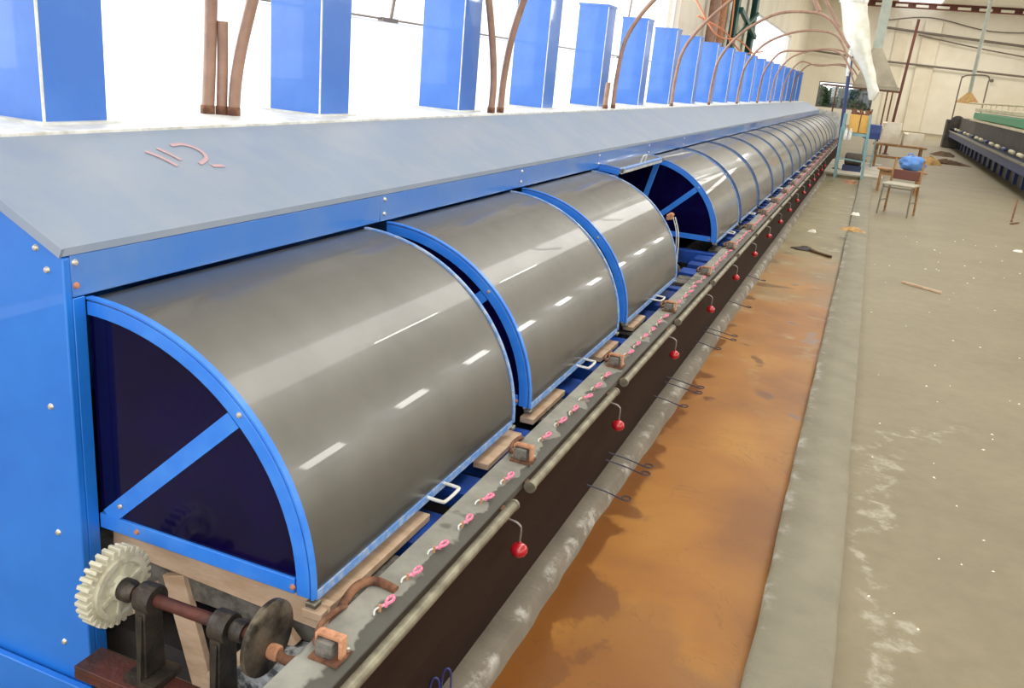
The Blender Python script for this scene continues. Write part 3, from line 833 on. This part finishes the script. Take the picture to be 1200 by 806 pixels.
MB().box(-0.29, 0.30, -0.045, -0.037, -0.03, -0.012).build('side_flange', 'rust_dark', tb)
for x in (-0.2, 0.22):
    MB().box(x - 0.025, x + 0.025, 0.0, 0.04, -0.34, -0.012).build('leg', 'rust_dark', tb)
cr_ = empty('crank_rod', (-1.07, SY, SZ), 'brown curved crank rod from the worn disc to the grey rail', 'rod')
q = smooth_path([(0.0, 0.0, -0.02), (0.04, -0.005, -0.025), (0.085, 0.02, -0.012), (0.09, 0.09, 0.005), (0.07, 0.18, 0.03), (0.07, 0.25, 0.045), (0.10, 0.29, 0.045), (0.16, 0.29, 0.038)], 5)
MB().tube(q, 0.0125, 10).build('rod', 'rust', cr_)
MB().lathe([(0.018, 0), (0.02, 0.004), (0.02, 0.024), (0.016, 0.028)], (-0.018, 0, -0.02), (1, 0, 0), 14).build('pin_head', 'rust_light', cr_)
# timber end frame below the first hood
tf = empty('timber_frame', (-1.4, 1.64, 0), 'bare tan timber end frame below the nearest hood', 'timber frame')
for a, b_, wd in (((-0.36, 0, 0.435), (0.36, 0, 0.405), 0.085), ((-0.15, 0.0, 0.37), (-0.05, 0.0, 0.02), 0.075), ((0.26, -0.03, 0.35), (0.0, -0.03, 0.08), 0.07), ((-0.34, 0.0, 0.2), (-0.2, 0.0, 0.3), 0.06)):
    MB().bar(a, b_, 0.022, wd, (0, 0, 1) if abs(a[0] - b_[0]) > 0.2 else (1, 0, 0)).build('timber', 'plank', tf, bev=0.002)
tag(MB().prism([(-1.36, 0.0), (-0.99, 0.0), (-0.99, 0.34), (-1.2, 0.30), (-1.36, 0.12)], 1.52, 1.625).build('mortar_heap', 'sludge'), 'pale grey crusted mortar heap behind the worn disc', 'mortar')

# ------------------------------------------------------------------ ducts and hoses on the ledge
du = empty('exhaust_duct', (0, 0, 0))
DW, DD, DH = 0.275, 0.25, 0.89
MB().box(0, DW, 0, DD, 0.0, DH).build('duct_body', 'blue_duct', du, bev=0.003)
MB().box(-0.025, DW + 0.03, -0.03, DD + 0.03, 0, 0.008).build('base_flange', 'ledge_paint', du)
MB().box(-0.006, DW + 0.006, -0.006, DD + 0.006, DH - 0.02, DH).build('top_band', 'blue_duct', du)
MB().box(DW - 0.002, DW + 0.0025, -0.0025, 0.006, 0.008, DH - 0.02).build('corner_highlight', 'white_metal', du)  # white strip painting the bright highlight down the duct corner
for k in range(NB):
    y = 2.03 + 1.491 * k
    if y + DD > YE:
        break
    place(du, (-2.655, y, 1.492), '%s square blue exhaust duct from the near end, on the white ledge' % ORD[k], 'duct', 'blue exhaust ducts on the ledge')

def hose(pts, r, label, group='brown hoses on the ledge'):
    t = empty('hose', pts[0], label, 'hose', group)
    p0 = Vector(pts[0])
    MB().tube([p - p0 for p in smooth_path(pts, 6)], r, 10).build('tube', 'hose', t)
    MB().lathe([(r + 0.003, 0), (r + 0.003, 0.03), (r + 0.001, 0.034)], (0, 0, 0), (0, 0, 1), 12).build('foot_clamp', 'rust', t)
Z1 = 1.4925
hose([(-2.56, 2.98, Z1), (-2.56, 3.0, 1.75), (-2.545, 3.0, 2.1), (-2.53, 3.0, 2.6)], 0.026, 'brown hose rising straight between the first two ducts, left of three')
hose([(-2.522, 3.02, Z1), (-2.522, 3.03, 1.7), (-2.52, 3.03, 1.86)], 0.022, 'short brown hose stub between the first two ducts, middle of three')
hose([(-2.476, 3.04, Z1), (-2.476, 3.06, 1.65), (-2.45, 3.09, 1.85), (-2.38, 3.14, 2.15), (-2.2, 3.2, 2.5)], 0.024, 'brown hose curving right between the first two ducts, right of three')
hose([(-2.27, 5.27, Z1), (-2.27, 5.27, 1.7), (-2.29, 5.22, 2.0), (-2.32, 5.12, 2.35)], 0.022, 'brown hose leaning left before the fourth duct')
hose([(-2.27, 5.42, Z1), (-2.26, 5.42, 1.75), (-2.21, 5.42, 2.05), (-2.08, 5.42, 2.4), (-1.8, 5.42, 2.65)], 0.022, 'brown hose curving right in front of the fourth duct')
hose([(-2.27, 7.86, Z1), (-2.27, 7.86, 1.62), (-2.265, 7.86, 1.72)], 0.022, 'short brown hose stub beside the fifth duct')
def hoop(y, r, label, x0=-2.28, end=(-0.42, 2.4), top=2.86, dy=0.0):
    xe, ze = end
    hose([(x0, y, Z1), (x0 + 0.005, y, 1.8), (x0 + 0.06, y, 2.15), (x0 + 0.3, y + dy * .2, 2.5), (x0 + 0.72, y + dy * .5, top - 0.06), (x0 + 1.15, y + dy * .7, top), (x0 + 1.45, y + dy, top - 0.07), (xe, y + dy, ze)], r, label, 'brown hoop hoses over the machine')
for i, y in enumerate((8.16, 10.72, 13.3, 16.1, 18.7, 21.3, 23.9, 26.5)):
    hoop(y + (0.25 if i == 4 else 0), 0.019, '%s tall brown hose from the near end, arching over the machine as a hoop' % ORD[i], top=(2.86, 2.92, 2.84, 2.78, 2.62, 2.74, 2.5, 2.6)[i], end=(-0.60 + 0.05 * (i % 3), (2.45, 2.5, 2.42, 2.4, 2.2, 2.35, 2.05, 2.2)[i]))

# thin stay wire and bracket in front of the side window
sw = empty('stay_wire', (-4.6, 4, 2.1), 'thin grey wire strung along the bright side window', 'wire')
MB().tube([(0, -6, 0), (0, 18.8, 0.02)], 0.012, 6).build('wire', 'wire', sw)
for y in (4.0, 8.4, 12.6):
    MB().tube([(0, y, 0), (0, y + 0.35, 1.3)], 0.018, 6).build('stay', 'pipe_grey', sw)
    MB().box(-0.03, 0.03, y - 0.2, y + 0.1, -0.02, 0.02).build('clamp', 'pipe_grey', sw)

# orange rope slung between the downpipes and a stanchion, plus small wire loops by the camera
rp = empty('orange_rope', (XL + 0.75, 20.5, 2.75), 'loose orange rope slung along the left wall above the ducts', 'rope')
for pts in ([(0, 0, 0.9), (0, 4, 0.25), (0, 8, 0.35), (0, 13, 0.0)], [(0, 1, 0.5), (0, 5, 0.42), (0, 9, 0.05), (0, 14, 0.3)], [(0, 5.6, 2.0), (0.02, 5.9, 0.9), (0, 6.1, 0.2)]):
    MB().tube(smooth_path(pts, 6), 0.022, 6).build('strand', 'orange_rope', rp)
wl_ = empty('wire_loop', (-0.865, 1.90, 0), 'upright bluish wire loops on the plinth nearest the camera', 'wire')
for dx, dy, h in ((0.0, 0.0, 0.10), (0.02, 0.035, 0.115), (0.045, -0.02, 0.05)):
    MB().tube(smooth_path([(dx, dy, 0), (dx, dy, h * 0.7), (dx + 0.008, dy + 0.006, h), (dx + 0.022, dy + 0.01, h * 0.85), (dx + 0.024, dy + 0.012, 0.0)], 5), 0.003, 6).build('wire', 'blue_wire', wl_)

# ------------------------------------------------------------------ far end of the aisle
st = empty('hopper_stand', (-0.3, 21.5, 0), 'pale teal four-legged stand carrying the yellow hopper box', 'stand')
for x, lean, y in ((-0.28, -0.05, -0.2), (0.30, -0.09, -0.2), (-0.28, -0.05, 0.3), (0.30, -0.09, 0.3)):
    MB().bar((x, y, 0.0), (x + lean, y, 1.12 if x < 0 else 1.45), 0.055, 0.055, (0, 1, 0)).build('leg', 'teal_paint', st)
MB().prism([(-0.34, 1.1), (-0.30, 1.02), (-0.2, 0.96), (0.24, 0.96), (0.24, 1.02), (-0.18, 1.03), (-0.25, 1.08), (-0.28, 1.2), (-0.28, 1.42), (-0.34, 1.42)], -0.22, 0.32).build('tray', 'teal_paint', st)
MB().bar((-0.28, -0.2, 0.45), (0.3, -0.2, 0.42), 0.03, 0.03).build('rail', 'teal_paint', st)
yb_ = empty('hopper_box', (-0.28, 21.5, 1.02), 'yellow box with a ragged brown top on the teal stand', 'box')
MB().prism([(-0.2, 0.01), (0.2, 0.01), (0.235, 0.4), (-0.235, 0.4)], -0.18, 0.26).build('body', 'yellow_box', yb_, bev=0.01)
MB().box(-0.01, 0.012, -0.186, -0.176, 0.02, 0.4).build('seam', 'rust', yb_)
hp_ = MB()
for i in range(26):
    x, y = random.uniform(-0.2, 0.2), random.uniform(-0.15, 0.22)
    hp_.tube([(x, y, 0.38), (x + random.uniform(-.05, .05), y, 0.40 + random.uniform(0.02, 0.14))], random.uniform(0.015, 0.035), 5)
hp_.build('fibre_heap', 'rust', yb_)
pp = empty('upright_pole', (-0.70, 23.4, 0.05), 'dark blue upright pole beside the yellow box', 'pole')
MB().tube([(0.06, 0, 0), (-0.1, 0, 2.65)], 0.045, 10).build('tube', 'blue_post', pp)
MB().tube([(-0.1, 0, 2.2), (-0.135, 0, 2.8)], 0.055, 10).build('cap_sleeve', 'white_metal', pp)
MB().lathe([(0.1, 0), (0.1, 0.012), (0.05, 0.03)], (0.06, 0, 0), (0, 0, 1), 14).build('foot', 'blue_post', pp)
pb = empty('bottle_rack', (-0.52, 21.15, 0.86), 'two white canisters hung on the teal stand leg', 'canister')
for x in (0, 0.09):
    MB().lathe([(0.005, 0), (0.036, 0.004), (0.038, 0.02), (0.038, 0.2), (0.02, 0.23), (0.018, 0.26)], (x, 0.06, 0), (0, 0, 1), 12).build('canister', 'white_metal', pb)

# foil sleeve and canopy
fs_ = empty('foil_sleeve', (-0.95, 22.4, 3.8), 'large shiny white plastic sleeve hanging from the roof', 'sleeve')
prof = [(-0.02, 7.45, .30), (-0.02, 5.2, .30), (0.0, 3.85, .29), (0.08, 3.55, .27), (0.16, 3.3, .29), (0.28, 3.0, .25), (0.42, 2.72, .19), (0.55, 2.5, .14), (0.66, 2.3, .13), (0.74, 2.1, .11), (0.82, 1.92, .13), (0.80, 1.75, .06)]
MB().tube([(x, 0, z - 3.8) for x, z, r in prof], [r for x, z, r in prof], 18).build('sleeve', 'foil', fs_)
MB().lathe([(0.31, -0.1), (0.325, 0), (0.31, 0.1)], (0.0, 0, 0.1), (0, 0, 1), 20).build('band', 'white_metal', fs_)
cn = empty('extract_canopy', (-0.1, 24.5, 2.0), 'grey sheet metal extract canopy behind the white sleeve', 'canopy')
MB().add([(-0.55, -0.5, 0.1), (0.5, -0.5, 0.06), (0.5, 0.5, 0.06), (-0.55, 0.5, 0.1), (-0.28, -0.15, 0.98), (-0.05, -0.15, 0.98), (-0.05, 0.15, 0.98), (-0.28, 0.15, 0.98)],
         [(0, 1, 5, 4), (1, 2, 6, 5), (2, 3, 7, 6), (3, 0, 4, 7), (0, 3, 2, 1), (4, 5, 6, 7)]).build('hood_cone', 'canopy_grey', cn)
MB().box(-0.28, -0.05, -0.15, 0.15, 0.98, 5.45).build('riser', 'pole_grey', cn)
MB().box(-0.57, 0.52, -0.52, 0.52, 0.02, 0.1).build('skirt', 'canopy_grey', cn)

def chair(loc, rz, label, s=1.0):
    t = empty('chair', loc, label, 'chair', 'metal frame chairs in the aisle')
    t.rotation_euler = (0, 0, rz)
    t.scale = (s, s, s)
    for x in (-0.21, 0.21):
        MB().tube([(x, -0.2, 0), (x * 0.95, -0.19, 0.43)], 0.013, 8).build('leg', 'chair_tube', t)
        MB().tube(smooth_path([(x, 0.24, 0), (x * 0.95, 0.2, 0.43), (x * 0.95, 0.215, 0.62), (x * 0.93, 0.25, 0.80)], 4), 0.016, 8).build('leg', 'chair_wood', t)
    MB().box(-0.22, 0.22, -0.22, 0.21, 0.43, 0.46).build('seat', 'seat_grey', t, bev=0.01)
    MB().box(-0.21, 0.21, 0.205, 0.23, 0.50, 0.64).build('backrest', 'chair_back', t, bev=0.01)
    MB().tube([(-0.2, -0.19, 0.40), (0.2, -0.19, 0.40)], 0.011, 8).build('seat_rail', 'chair_tube', t)
    MB().tube([(-0.2, -0.19, 0.2), (-0.2, 0.22, 0.2)], 0.009, 8).build('stretcher', 'chair_tube', t)
    MB().tube([(0.2, -0.19, 0.2), (0.2, 0.22, 0.2)], 0.009, 8).build('stretcher', 'chair_tube', t)
    return t
chair((0.62, 15.75, 0), math.radians(-14), 'metal frame chair with a dark red backrest standing nearest in the aisle', 1.12)
# stool frame upside down on the chair's far side
c2 = empty('side_table', (0.70, 19.8, 0), 'brown wooden side table behind the red-backed chair', 'table')
for x in (-0.36, 0.36):
    for y in (-0.2, 0.2):
        MB().box(x - 0.025, x + 0.025, y - 0.025, y + 0.025, 0, 0.43).build('leg', 'chair_wood', c2)
MB().box(-0.44, 0.5, -0.27, 0.27, 0.43, 0.46).build('table_top', 'chair_wood', c2, bev=0.005)
MB().box(-0.35, 0.35, -0.215, -0.195, 0.33, 0.42).build('apron', 'chair_wood', c2)
bagm = MB()
N, Mm = 20, 12
vs = []
for j in range(Mm + 1):
    th = PI * j / Mm
    for i in range(N):
        ph = 2 * PI * i / N
        q = 1 + 0.10 * math.sin(3 * ph + j) + 0.07 * math.cos(5 * ph - 2 * j)
        vs.append((0.25 * q * math.copysign(abs(math.sin(th)) ** 0.6, 1) * math.cos(ph), 0.17 * q * abs(math.sin(th)) ** 0.6 * math.sin(ph), 0.14 + 0.14 * math.cos(th) * (1 + 0.08 * math.sin(4 * ph))))
bagm.add(vs, [(j * N + i, j * N + (i + 1) % N, (j + 1) * N + (i + 1) % N, (j + 1) * N + i) for j in range(Mm) for i in range(N)], True)
bg_ = empty('plastic_bag', (0.90, 19.75, 0.468), 'crumpled bright blue plastic bag on the brown side table', 'bag')
bagm.build('sack', 'blue_bag', bg_)
MB().tube(smooth_path([(-0.1, 0, 0.25), (-0.12, 0, 0.31), (-0.04, 0.02, 0.33), (0.0, 0, 0.25)], 4), 0.012, 6).build('knot', 'blue_bag', bg_)
# bench with cartons
bn = empty('work_bench', (0.72, 26.2, 0), 'brown frame bench behind the side table carrying pale cartons', 'bench')
for x in (-0.5, 0.6):
    for y in (-0.3, 0.3):
        MB().box(x - 0.03, x + 0.03, y - 0.03, y + 0.03, 0.0, 0.62).build('leg', 'chair_wood', bn)
MB().box(-0.62, 0.72, -0.36, 0.36, 0.62, 0.67).build('bench_top', 'chair_wood', bn, bev=0.004)
MB().box(-0.5, 0.6, -0.31, -0.29, 0.3, 0.36).build('rail', 'chair_wood', bn)
def carton(loc, w_, d_, h_, label, rz=0):
    t = empty('carton', loc, label, 'box', 'pale cartons on the bench')
    t.rotation_euler = (0, 0, rz)
    MB().box(-w_ / 2, w_ / 2, -d_ / 2, d_ / 2, 0, h_).build('body', 'carton', t, bev=0.006)
    MB().box(-w_ / 2 - 0.004, w_ / 2 + 0.004, -0.03, 0.03, h_ - 0.06, h_ + 0.003).build('tape', 'tan_rag', t)
    MB().bar((-w_ / 2, -d_ / 2, h_), (-w_ / 2 + 0.03, -d_ / 2 - 0.12, h_ - 0.04), d_ * 0.3, 0.006).build('flap', 'carton', t)
carton((0.50, 26.3, 0.67), 0.46, 0.36, 0.56, 'taller white carton on the left of the brown bench')
carton((1.05, 26.15, 0.67), 0.48, 0.38, 0.34, 'lower pale carton on the right of the brown bench', 0.12)
db = empty('drum', (0.02, 25.3, 0.0), 'dark blue drum on a grey frame between the stand and the cartons', 'drum')
MB().lathe([(0.2, 0.78), (0.215, 0.79), (0.215, 0.93), (0.222, 0.95), (0.215, 0.97), (0.215, 1.13), (0.19, 1.15), (0.1, 1.15)], (0, 0, 0), (0, 0, 1), 20).build('barrel', 'drum_blue', db)
for a in range(4):
    x, y = 0.18 * math.cos(a * PI / 2 + .78), 0.18 * math.sin(a * PI / 2 + .78)
    MB().tube([(x, y, 0.0), (x, y, 0.78)], 0.022, 6).build('leg', 'teal_paint', db)
MB().tube([(-0.13, -0.13, 0.35), (0.13, -0.13, 0.35)], 0.015, 6).build('brace', 'teal_paint', db)
cl_ = empty('motor', (-0.28, 23.3, 0.05), 'dark grey motor block under the yellow box stand', 'motor')
MB().lathe([(0.1, 0), (0.15, 0.03), (0.15, 0.36), (0.11, 0.4), (0.03, 0.4), (0.03, 0.5)], (-0.2, 0, 0.28), (1, 0, 0), 16).build('casing', 'machine_dark', cl_)
MB().box(-0.22, 0.22, -0.14, 0.14, 0, 0.14).build('base', 'machine_navy', cl_)
for i in range(5):
    MB().lathe([(0.15, 0), (0.165, 0.004), (0.165, 0.012), (0.15, 0.016)], (-0.13 + i * 0.06, 0, 0.28), (1, 0, 0), 16).build('cooling_fin', 'machine_dark', cl_)

# second machine at the right
m2 = empty('right_machine', (3.3, 21, 0), 'long dark machine with a green top strip and navy front rail at the right', 'machine')
Lm = 23.0
MB().box(0.4, 2.2, 0, Lm, 0.0, 0.62).box(0.2, 2.2, 0, Lm, 0.62, 1.32).build('body', 'machine_dark', m2)
MB().box(0.05, 0.45, 0, 16, 1.42, 1.64).build('green_panel', 'machine_green', m2, bev=0.02)
MB().box(-0.02, 0.5, 0, 16.2, 1.34, 1.40).build('under_strip', 'machine_cream', m2)
MB().box(0.1, 2.2, 0, 16.5, 1.68, 1.80).build('cream_top', 'machine_cream', m2, bev=0.02)
MB().tube([(0.15, 0, 1.95), (0.15, 20, 1.95)], 0.03, 8).build('top_pipe', 'machine_cream', m2)
MB().box(-0.12, 0.2, 0, Lm, 0.48, 0.70).build('front_rail', 'machine_navy', m2, bev=0.01)
MB().box(-0.16, -0.1, 0, Lm, 0.70, 0.75).build('rail_edge', 'galvanised', m2)
for i in range(16):
    y = 0.6 + i * 1.45
    MB().box(0.32, 0.40, y, y + 0.12, 0.0, 0.5).build('leg', 'machine_navy', m2)
    MB().lathe([(0.02, 0), (0.05, 0.02), (0.05, 0.6), (0.02, 0.62)], (0.0, y + 0.2, 0.84), (0, 1, 0), 12).build('spool', 'machine_cream' if i % 3 else 'machine_navy', m2)
    if y < 16:
        MB().tube([(0.15, y, 1.8), (0.15, y, 1.95)], 0.02, 6).build('pipe_support', 'machine_cream', m2)
MB().box(-0.3, 0.7, Lm, Lm + 0.9, 0.0, 1.2).build('drive_head', 'machine_dark', m2, bev=0.04)
MB().lathe([(0.05, 0), (0.3, 0.02), (0.3, 0.1), (0.05, 0.12)], (0.1, Lm - 0.1, 1.1), (0, -1, 0), 18).build('hand_wheel', 'machine_dark', m2)
hc = empty('hanging_lamp_cone', (3.75, 45.6, 1.95), 'dull yellow conical shade on a tall pale pole over the right machine', 'shade')
MB().lathe([(0.52, 0.0), (0.5, 0.03), (0.06, 0.5), (0.05, 0.52)], (0, 0, 0), (0, 0, 1), 20).build('cone', 'tan_rag', hc)
MB().tube([(0, 0, 0.5), (-0.06, 0, 5.5)], 0.085, 10).build('pole', 'pole_grey', hc)
lf = empty('loop_frame', (3.25, 45.2, 0), 'thin dark hoop frame rising above the end of the right machine', 'frame')
MB().tube(smooth_path([(0, 0, 0), (0.0, 0, 2.8), (0.06, 0, 3.05), (0.25, 0, 3.15), (0.9, 0, 3.2), (1.1, 0, 3.1), (1.1, 0, 2.8), (1.1, 0, 1.6)], 5), 0.03, 8).build('hoop', 'pipe_grey', lf)
MB().box(-0.08, 0.08, -0.08, 0.08, 0, 0.02).build('foot', 'pipe_grey', lf)
tag(MB().lathe([(0.06, 0), (0.11, 0.03), (0.11, 0.14), (0.03, 0.2)], (6.1, YF - 0.32, 3.35), (0, -0.2, 1), 12).build('wall_bell', 'pipe_grey'), 'small dark fitting on the far wall above the right machine', 'fitting')

# heaps and litter on the floor
def heap(name, loc, rx, ry, h, m, label, cat, seed):
    r = random.Random(seed)
    mb = MB()
    N_, K = 16, 5
    vs = []
    for j in range(K + 1):
        f = j / K
        for i in range(N_):
            a = 2 * PI * i / N_
            q = (1 - f) * (1 + r.uniform(-0.25, 0.25))
            vs.append((rx * q * math.cos(a), ry * q * math.sin(a), h * math.sin(f * PI / 2) * (1 + r.uniform(-0.2, 0.2)) if j else 0))
    mb.add(vs, [(j * N_ + i, j * N_ + (i + 1) % N_, (j + 1) * N_ + (i + 1) % N_, (j + 1) * N_ + i) for j in range(K) for i in range(N_)], True)
    mb.add(vs[:N_], [tuple(range(N_))])
    return tag(mb.build(name, m, loc=loc), label, cat)
heap('yarn_waste', (1.85, 30.5, 0), 0.35, 0.5, 0.22, 'tan_rag', 'yellowish heap of yarn waste behind the blue bag', 'waste heap', 1)
heap('dirt_heap', (2.42, 31.6, 0), 0.62, 0.3, 0.14, 'dirt', 'long dark brown dirt heap left of the right machine', 'dirt', 2)
heap('dirt_heap', (2.62, 36.5, 0), 0.45, 0.6, 0.15, 'dirt', 'small dark brown dirt heap beyond the long one', 'dirt', 3)
heap('rag', (-0.48, 11.25, -0.06), 0.16, 0.1, 0.045, 'machine_dark', 'dark wet rag lying in the channel', 'rag', 4)
heap('rag', (0.03, 12.8, 0.045), 0.16, 0.11, 0.05, 'tan_rag', 'tan rag draped on the kerb', 'rag', 5)
heap('rag', (-0.22, 21.3, -0.06), 0.15, 0.3, 0.06, 'rust_light', 'reddish rag at the far end of the channel', 'rag', 6)
tag(MB().bar((-0.42, 11.2, -0.045), (-0.16, 10.95, -0.045), 0.04, 0.025).build('stick', 'dirt'), 'dark stick trailing from the wet rag in the channel', 'stick')
tag(MB().bar((0.60, 9.75, 0.013), (0.96, 9.5, 0.013), 0.022, 0.02).build('stick', 'plank'), 'pale thin stick lying on the beige floor', 'stick')
tag(MB().bar((2.45, 16.6, 0.05), (2.5, 16.9, 0.38), 0.03, 0.03).bar((2.45, 16.6, 0.012), (2.6, 16.9, 0.012), 0.03, 0.024).build('broken_prop', 'rust'), 'rusty broken prop at the right edge of the floor', 'prop')
def scrap(loc, s, label, m='paper', seed=0, name='paper_scrap'):
    r = random.Random(seed)
    pts = [(s * math.cos(a) * r.uniform(.6, 1.2), s * math.sin(a) * r.uniform(.5, 1.1)) for a in [i * PI / 4 for i in range(8)]]
    mb = MB()
    n = 8
    vs = [(x, y, 0) for x, y in pts] + [(x * .7, y * .7, s * r.uniform(.2, .5)) for x, y in pts]
    mb.add(vs, [tuple(range(n)), tuple(range(2 * n - 1, n - 1, -1))] + [(i, (i + 1) % n, n + (i + 1) % n, n + i) for i in range(n)])
    return tag(mb.build(name, m, loc=loc), label, 'litter', 'litter on the floor')
scrap((-0.50, 12.85, -0.06), 0.075, 'crumpled white paper scrap in the far channel', seed=1)
scrap((2.14, 13.4, 0), 0.06, 'white ball of paper at the right edge of the floor', seed=2)
scrap((0.02, 14.6, 0.045), 0.09, 'flat pale scrap on the kerb beyond the tan rag', seed=3)
tag(MB().add(*(lambda: ([], []))()).box(0, 0.001, 0, 0.001, 0, 0.001).build('grit', 'paper', loc=(0.9, 8, 0)), 'scattered pale grit on the beige floor', 'grit', None, 'stuff')
gr = MB()
for i in range(80):
    y = 2.9 + 11 * random.random() ** 1.3
    x = random.uniform(0.3, 1.0 + y * 0.16)
    s = random.uniform(0.003, 0.008) * (1 + y * 0.09)
    a = random.uniform(0, PI)
    dx, dy = s * math.cos(a), s * math.sin(a)
    gr.add([(x - dx, y - dy, 0), (x + dy * .6, y - dx * .6, 0), (x + dx, y + dy, 0), (x - dy * .6, y + dx * .6, 0), (x, y, s * 0.6)], [(0, 1, 4), (1, 2, 4), (2, 3, 4), (3, 0, 4), (0, 3, 2, 1)])
g_o = bpy.data.objects['grit']
g_o.location = (0, 0, 0)
g_o.data = gr.mesh('grit', 'paper')
